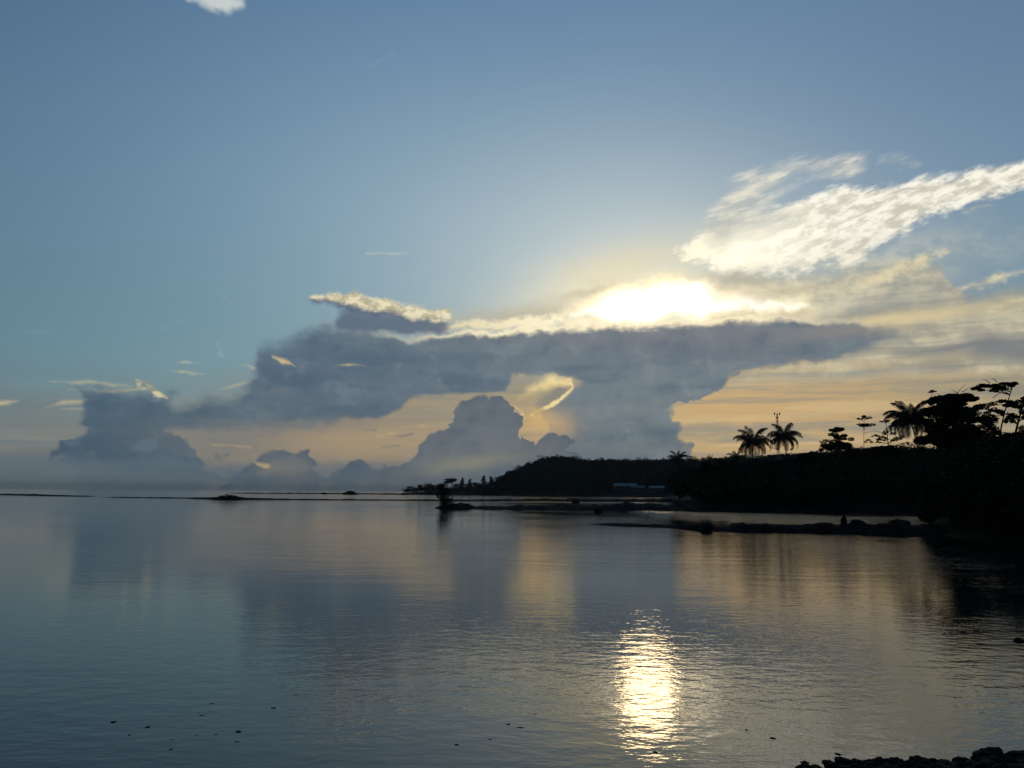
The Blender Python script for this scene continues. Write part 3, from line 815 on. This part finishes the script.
tier_at('almond_tree', 864, 182, [(864, 418, 7, 2.8), (865, 425.5, 10, 2.2)], 'thin-stemmed young tree with two flat leaf tiers', leaf=.17, dens=1.1, trunk_r=.09, group=G_,
        bare_px=[((864, 421), (848, 416.5)), ((864, 420), (879, 417.5)), ((864, 433), (877, 431)), ((864, 428), (856, 424))])
tier_at('almond_tree', 892, 178, [(889, 432, 7, 5), (882, 439, 8, 3), (869, 441, 5, 2.5), (897, 425, 7, 2.5), (886, 421, 5, 1.5), (898, 440, 7, 5), (876, 436, 4, 2)], 'loose-leaved tree with spreading boughs left of the large palm', leaf=.17, dens=1.0, group=G_,
        bare_px=[((884, 434), (872, 430)), ((892, 424), (880, 420)), ((882, 440), (866, 437))])
tier_at('almond_tree', 930, 170, [(933, 391, 4.5, 1.4), (929, 402, 8, 3), (926, 410, 7, 3), (938, 408, 8, 4)], 'slender tree topped by one tiny leaf tuft behind the broad dark tree', leaf=.16, dens=1.4, trunk_r=.10, group=G_)
tier_at('broadleaf_tree', 956, 98, [(953, 398, 20, 4), (940, 402, 14, 6), (966, 401, 16, 5), (950, 412, 26, 10), (934, 418, 18, 12), (966, 416, 24, 11), (955, 432, 30, 13), (940, 440, 26, 12), (975, 440, 24, 12)], 'broad dense dark tree just right of the large palm', leaf=.17, dens=4.2, trunk_r=.3, group=G_,
        bare_px=[((955, 396), (966, 384)), ((958, 394), (950, 389)), ((962, 392), (975, 386)), ((945, 400), (936, 393))])
tier_at('umbrella_tree', 993, 92, [(984, 388, 13, 4), (975, 390, 8, 3), (1004, 384.5, 11, 2.2), (1014, 383.5, 6, 1.6), (993, 387, 9, 2.6), (980, 410, 12, 7), (972, 424, 16, 12), (986, 428, 12, 9)], 'tall flat-topped umbrella tree rising above the dark grove', leaf=.14, dens=2.2, trunk_r=.13, group=G_,
        bare_px=[((990, 383), (982, 379)), ((997, 382), (991, 378)), ((993, 398), (1003, 392))])
tier_at('broadleaf_tree', 1008, 84, [(1002, 403, 11, 4), (1016, 405, 10, 4), (1024, 400, 8, 3), (1026, 415, 13, 7), (1010, 420, 6, 5), (998, 414, 6, 5), (1028, 432, 20, 9), (996, 436, 9, 6), (1012, 444, 20, 8)], 'gappy tree at the right edge with sky between its boughs', leaf=.14, dens=2.2, trunk_r=.2, group=G_)
tier_at('broadleaf_tree', 1050, 80, [(1050, 395, 18, 8), (1066, 405, 22, 10), (1040, 412, 16, 9), (1055, 428, 26, 14)], 'dense tree just past the right edge of the grove', leaf=.17, dens=2.4, trunk_r=.2, group=G_)
for px, py, w, lab in ((706, 465.5, 6, 'low round tree left of the small palm'), (722, 464, 6, 'low bushy tree between hazy palm and small palm'), (812, 455, 9, 'low round tree between tall palms and three-tiered tree'),
                       (803, 457, 8, 'low bushy tree right of the tall palm pair'), (876, 450, 9, 'low round tree under the thin-stemmed young tree'), (889, 449, 9, 'low bushy tree under the loose-leaved tree'), (852, 452, 8, 'low round tree between three-tiered and thin-stemmed trees')):
    tier_at('broadleaf_tree', px, 175, [(px, py, w, 4), (px - w * .5, py + 5, w, 4), (px + w * .6, py + 4, w, 4)], lab, leaf=.24, dens=1.5, group=G_)

# ------------------------------------------------------------------ far point: small trees in a row
def small_tree(kind):
    r = empty('shore_tree', (0, 0, 0)); g = Geo(); h_ = 8.0
    g.tube([(0, 0, 0), (.1, 0, 3), (0, .1, 6.5)], [.22, .16, .06], 6)
    for k in range(4): a = k * 1.6; g.tube([(0, 0, 3 + k * .6), (cos(a) * 1.6, sin(a) * 1.6, 4.6 + k * .6)], [.09, .03], 4)
    g.build('trunk', MAT_BARK, r, True)
    if kind == 'round': C_ = [clump((rnd.uniform(-1.7, 1.7), rnd.uniform(-1.7, 1.7), rnd.uniform(3.6, 7.0)), 1.5, 50, .75) for k in range(9)]
    elif kind == 'cone': C_ = [clump((rnd.uniform(-.3, .3), rnd.uniform(-.3, .3), 1.8 + k * .8), 1.9 * (1 - k / 10), 46, .6) for k in range(9)]
    else: C_ = [clump((rnd.uniform(-2, 2), rnd.uniform(-1, 1), rnd.uniform(5.6, 6.8)), 1.1, 50, .5) for k in range(6)]
    np_mesh('crown', leaves(np.concatenate(C_), .42), MAT_LEAF2, r); return r
rnd.seed(21)
proto = {k: small_tree(k) for k in ('round', 'cone', 'flat')}; used = set()
LAB = {'round': 'small rounded tree in the low row on the far point', 'cone': 'small pointed tree in the low row on the far point', 'flat': 'small flat-topped tree in the low row on the far point'}
for px, hp, k in ((409, 7, 'flat'), (416, 5, 'round'), (421, 8, 'round'), (428, 10, 'round'), (433, 7, 'round'), (438, 9, 'round'), (447, 12, 'flat'), (452, 15, 'flat'), (457, 9, 'round'),
                  (462, 13, 'cone'), (467, 9, 'round'), (470, 12, 'cone'), (475, 10, 'round'), (480, 8, 'cone'), (484, 15, 'cone'), (488, 9, 'round'), (491, 13, 'cone'), (495, 10, 'round'), (413, 4, 'round'), (443, 9, 'round'), (425, 6, 'cone'), (500, 12, 'round')):
    y = rnd.uniform(790, 830) - max(0, px - 450) * .7; p = at(px, 490, y)
    o = proto[k] if k not in used else copy_tree(proto[k]); used.add(k)
    s_ = hp * y / F / 7.6; o.location = (p.x, y, H(p.x, y) - .2); o.scale = (s_ * rnd.uniform(1.2, 1.7), s_ * 1.3, s_); o.rotation_euler = (0, 0, rnd.uniform(0, 6))
    o['px'] = px; o['kd'] = k; tag(o, 'x', 'tree', 'trees in the row on the far point')
ORD = ['', 'second ', 'third ', 'fourth ', 'fifth ', 'sixth ', 'seventh ', 'eighth ', 'ninth ', 'tenth ', 'eleventh ', 'twelfth ', 'thirteenth ', 'fourteenth ', 'fifteenth ']
row_ = sorted((o for o in scene.objects if 'kd' in o and o.parent is None), key=lambda o: o['px']); seen = {}
for o in row_:
    k = o['kd']; i = seen.get(k, 0); seen[k] = i + 1
    o['label'] = LAB[k].replace('small', (ORD[i] + 'small') if i else 'first small') + ', counted from the left'
    del o['kd']; del o['px']
# low scrub under the row
sp = []
for k in range(260):
    px = rnd.uniform(404, 500); y = rnd.uniform(775, 850) - max(0, px - 450) * .6; p = at(px, 490, y)
    sp.append((p.x, y, max(0, H(p.x, y)), rnd.uniform(1.8, 3.0), rnd.uniform(3.0, 6.0)))
forest('shore_scrub', sp, 20, .6, MAT_LEAF2)

# ------------------------------------------------------------------ lone mangrove on the reef, islets
rnd.seed(33)
p = ground(443, 508); s_ = p.y / F
r = empty('mangrove_bush', (p.x, p.y, 0)); tag(r, 'lone dark bushy mangrove on the reef left of the hill', 'bush')
g = Geo(); g.tube([(0, 0, -.1), (.1, 0, 1.6), (-.1, 0, 3.6)], [.14, .1, .04], 6)
for k in range(8): a = k * pi / 4; g.tube([(cos(a) * 1.1, sin(a) * 1.1, -.2), (cos(a) * .6, sin(a) * .6, .8), (0, 0, 1.4)], [.04, .05, .06], 4)
g.build('trunk', MAT_BARK, r, True)
C_ = [clump((rnd.uniform(-1.7, 1.7) * (1 - k / 26), rnd.uniform(-1.3, 1.3), .4 + 3.4 * k / 15), .95 * (1.15 - k / 26), 110, .8) for k in range(16)]
np_mesh('crown', leaves(np.concatenate(C_), .17), MAT_LEAF2, r)

def rock(name, loc, size, seed, mat=None, sub=3, parent=None):
    bmp = bmesh.new(); bmesh.ops.create_icosphere(bmp, subdivisions=sub, radius=1.0)
    for v in bmp.verts:
        q = v.co.copy(); n_ = mnoise.fractal(q * 1.1 + Vector((seed * 7.3, seed, 2)), .7, 2.1, 4)
        c_ = mnoise.cell(q * 2.2 + Vector((seed, 3, seed)))
        v.co = q * (1 + .36 * n_ + .03 * c_)
        v.co.x *= size[0]; v.co.y *= size[1]; v.co.z *= size[2]
    me = bpy.data.meshes.new(name); bmp.to_mesh(me); bmp.free(); me.materials.append(mat or MAT_ROCK)
    o = bpy.data.objects.new(name, me); scene.collection.objects.link(o); o.location = loc
    if parent: o.parent = parent
    return o
def islet(px, py, w, h_, seed, label):
    p = ground(px, py); s_ = p.y / F
    r = empty('islet', (p.x, p.y, 0)); tag(r, label, 'islet')
    rock('rock', (0, 0, 0), (w * s_, w * s_ * .7, h_ * s_ * .55), seed, MAT_REEF, 3, r)
    rnd.seed(seed)
    C_ = [clump(((2 * k / 17 - 1) * .72 * w * s_, rnd.uniform(-.4, .4) * w * s_, h_ * s_ * rnd.uniform(.5, .68) * sqrt(max(.1, 1 - (2 * k / 17 - 1) ** 2))), h_ * s_ * .34, 40, .6) for k in range(18)]
    np_mesh('scrub', leaves(np.concatenate(C_), s_ * .7), MAT_LEAF2, r)
islet(228, 499.6, 17, 6, 2, 'long low scrubby islet on the reef at left')
islet(350, 494.6, 7, 4.5, 5, 'small round islet on the horizon reef')
islet(324, 494.2, 3, 1.8, 6, 'tiny rocky islet left of the small round islet')
islet(404, 494.8, 5, 2.2, 7, 'low islet at the tip of the far point')

# ------------------------------------------------------------------ boulders by the sandbar
def boulder(px, py, w, h_, seed, label, mat=MAT_REEF, group=None):
    p = ground(px, py); s_ = p.y / F
    o = rock('boulder', (p.x, p.y, h_ * s_ * .3), (w * s_, w * s_, h_ * s_ * .62), seed, mat); tag(o, label, 'rock', group)
boulder(706, 531, 6.5, 8, 3, 'rounded boulder at the left end of the sandbar')
boulder(598, 512, 4, 4.5, 4, 'small dark rock alone off the reef bar')
boulder(597, 509.6, 2.5, 3, 14, 'little rock perched on the reef bar above the lone dark rock')
boulder(576, 503, 4, 4, 9, 'dark rock on the thin outer reef bar')
boulder(844, 527, 3.2, 11, 8, 'upright narrow rock standing on the sandbar')
boulder(734, 528, 4, 5, 12, 'low rock on the sandbar right of the rounded boulder')
boulder(857, 526, 7, 7, 15, 'broad low rock on the sandbar beside the upright rock')
boulder(900, 526, 9, 7, 16, 'large flat rock at the right end of the sandbar')
boulder(1019, 641, 5, 3, 17, 'small rock breaking the water at the right edge')

# ------------------------------------------------------------------ houses on the hillside
def house(p, w, kind, label):
    r = empty('house', p, rnd.uniform(-.25, .25)); tag(r, label, 'house', 'houses on the hillside')
    d_, hh = w * .45, 2.8
    wl = Geo(); t = .2
    wl.box((0, -d_ / 2, hh / 2 - .6), (w, t, hh + 1.2)); wl.box((0, d_ / 2, hh / 2 - .6), (w, t, hh + 1.2))
    wl.box((-w / 2 + t / 2, 0, hh / 2 - .6), (t, d_ - t - .004, hh + 1.19)); wl.box((w / 2 - t / 2, 0, hh / 2 - .6), (t, d_ - t - .004, hh + 1.19))
    wl.build('wall', MAT_WALL, r)
    rf = Geo(); rh = 1.1 + w * .06; e = .5
    a, b = w / 2 + e, d_ / 2 + e
    rf.add([(-a, -b, hh), (a, -b, hh), (a, b, hh), (-a, b, hh), (-a, 0, hh + rh), (a, 0, hh + rh), (-a, -b, hh + .12), (a, -b, hh + .12), (a, b, hh + .12), (-a, b, hh + .12)],
           [(3, 2, 1, 0), (0, 1, 7, 6), (2, 3, 9, 8), (6, 7, 5, 4), (8, 9, 4, 5), (1, 2, 8, 5, 7), (3, 0, 6, 4, 9)])
    rf.build('roof', MAT_ROOF_B if kind == 'blue' else MAT_ROOF_W, r)
    dg = Geo(); dg.box((w * .1, -d_ / 2 - t / 2 - .02, 1.0), (.9, .04, 2.0)); dg.build('door', MAT_BARK, r)
    n_ = max(1, int(w / 4))
    for k in range(n_):
        x = -w / 2 + w * (k + .5) / n_
        if abs(x - w * .1) < 1.2: x += 1.8
        wg = Geo(); wg.box((x, -d_ / 2 - t / 2 - .02, 1.5), (1.2, .04, 1.0)); wg.build('window', MAT_DARK, r)
for (p, w, kind), lab in zip(HOUSES, ('long house with a faded blue roof on the hillside', 'smaller blue-roofed house below and right of the long one', 'pale-roofed house near the middle of the hillside row', 'pale-roofed house highest at the right of the row', 'tiny pale hut by the shore at the end of the beach')):
    house(p, w, kind, lab)

# ------------------------------------------------------------------ lattice mast behind the palms
y = 290; t_ = at(776, 413, y); bx = at(777, 413, y).x; b_ = Vector((bx, y, H(bx, y) - .3)); Ht = t_.z - b_.z
r = empty('radio_mast', b_); tag(r, 'slim red and white lattice mast rising between the two palms', 'mast')
hw = lambda z: .75 - .4 * z / Ht
nseg = 22
for band in range(6):
    z0, z1 = Ht * .96 * band / 6, Ht * .96 * (band + 1) / 6; g = Geo()
    for k in range(3):
        a = 2 * pi * k / 3 + .4
        g.tube([(cos(a) * hw(z0), sin(a) * hw(z0), z0), (cos(a) * hw(z1), sin(a) * hw(z1), z1)], [.06, .06], 5)
        for q in range(4):
            za, zb = z0 + (z1 - z0) * q / 4, z0 + (z1 - z0) * (q + 1) / 4; a2_ = 2 * pi * ((k + 1) % 3) / 3 + .4
            g.tube([(cos(a) * hw(za), sin(a) * hw(za), za), (cos(a2_) * hw(zb), sin(a2_) * hw(zb), zb)], [.035, .035], 4)
            g.tube([(cos(a2_) * hw(za), sin(a2_) * hw(za), za), (cos(a) * hw(zb), sin(a) * hw(zb), zb)], [.035, .035], 4)
    g.build('lattice_section', MAT_RED if band % 2 == 1 else MAT_WHITE, r)
for sx, z in ((-.9, Ht * .99), (.9, Ht * .99), (0, Ht * .975)):
    g = Geo(); g.box((sx, 0, z), (.34, .26, .9)); g.tube([(0, 0, z - .2), (sx or .01, 0, z - .2)], [.05, .05], 5); g.build('antenna', MAT_WHITE, r)
g = Geo(); 
for k in range(4): a = k * pi / 2; g.tube([(0, 0, Ht * .94), (cos(a) * .7, sin(a) * .7, Ht * .955)], [.05, .05], 4)
g.tube([(0, 0, Ht * .93), (0, 0, Ht * 1.02)], [.06, .04], 5); g.build('mounting_frame', MAT_RED, r)

# ------------------------------------------------------------------ stones of the near shore
rnd.seed(77)
proto_r = [rock('rock', (0, 0, -50), (1, 1, .8), 40 + k, MAT_ROCK, 3) for k in range(7)]
usedr = set()
TOPL = [(780, 768), (800, 764), (820, 761), (860, 757), (900, 757), (925, 756), (945, 758), (965, 755), (985, 750), (1005, 752), (1030, 750), (1100, 748)]
cnt = 0
def put_rock(x, y, z, s_, label, group, sq=.8):
    global cnt
    k = cnt % 7; cnt += 1
    o = proto_r[k] if k not in usedr else proto_r[k].copy()
    if k in usedr: scene.collection.objects.link(o)
    usedr.add(k); o.location = (x, y, z); o.scale = (s_ * rnd.uniform(.8, 1.3), s_ * rnd.uniform(.8, 1.2), s_ * sq * rnd.uniform(.8, 1.1))
    o.rotation_euler = (rnd.uniform(-.3, .3), rnd.uniform(-.3, .3), rnd.uniform(0, 6.3)); tag(o, label, 'rock', group)
RG = 'dark stones heaped along the near shore'
px = 796.0
while px < 1062:
    for row in range(4):
        ty = np.interp(px, *zip(*TOPL)) + row * 5.5 + rnd.uniform(-1, 3)
        sz = rnd.uniform(4.5, 12) * (1.0 if row else .8) * .0125
        yy = 9.75 + (px - 900) * .0028 - row * .28 + rnd.uniform(-.08, .08)
        p = at(px + rnd.uniform(-5, 5), float(ty), yy)
        put_rock(p.x, p.y, p.z - sz * .75, sz, 'dark wet stone in the heap along the bottom right shore', RG)
    px += rnd.uniform(5.5, 9)
p = at(990, 749, 9.9); put_rock(p.x, p.y, p.z - .12, .17, 'tallest dark stone standing up from the bottom right heap', None, 1.0)
for px, py, s_, lab in ((803, 763, .06, 'single stone just left of the bottom right heap'), (839, 754, .05, 'small stone in the water just beyond the heap')):
    p = ground(px, py); put_rock(p.x, p.y, -s_ * .15, s_, lab, None, .4)
TINY = ['tiny rock tip nearer the right of the lower left cluster', 'farthest tiny rock tip of the lower left cluster', 'tiny rock tip alone right of the lower left cluster',
        'tiny rock tip just above the nearest one at lower left', 'nearest flat rock tip of the lower left cluster', 'tiny rock tip between the leftmost two and nearest one',
        'tiny speck of rock in the middle of the lower left cluster', 'tiny speck of rock just left of the largest rock tip', 'tiny rock tip at the right of the pair beside the sun glint',
        'tiny rock tip left of the pair at bottom centre', 'tiny rock tip just below the pair at bottom centre']
SG = 'small rocks breaking the calm shallows'
for px, py, s_, lab in ((237, 742, .07, 'largest dark rock tip in the shallows at lower left'), (240, 732, .075, 'flat rock tip just behind the largest one at lower left'), (116, 722, .07, 'leftmost flat rock tip in the shallows'), (146, 727, .06, 'flat rock tip right of the leftmost one'),
                        (202, 715, .06, None), (212, 704, .05, None), (275, 708, .06, None), (172, 739, .045, None), (171, 749, .06, None), (131, 735, .04, None), (196, 735, .03, None), (216, 734, .035, None),
                        (520, 727, .08, 'right one of two flat rocks at bottom centre'), (508, 725, .05, 'left one of two flat rocks at bottom centre'), (655, 753, .05, 'small rock tip below the sun glint'), (748, 730, .05, 'lone rock tip right of the sun glint'), (772, 739, .05, None), (455, 745, .05, None), (490, 739, .04, None)):
    p = ground(px, py); put_rock(p.x, p.y, -s_ * .09, s_ * .75, lab or TINY.pop(0), SG, .2)
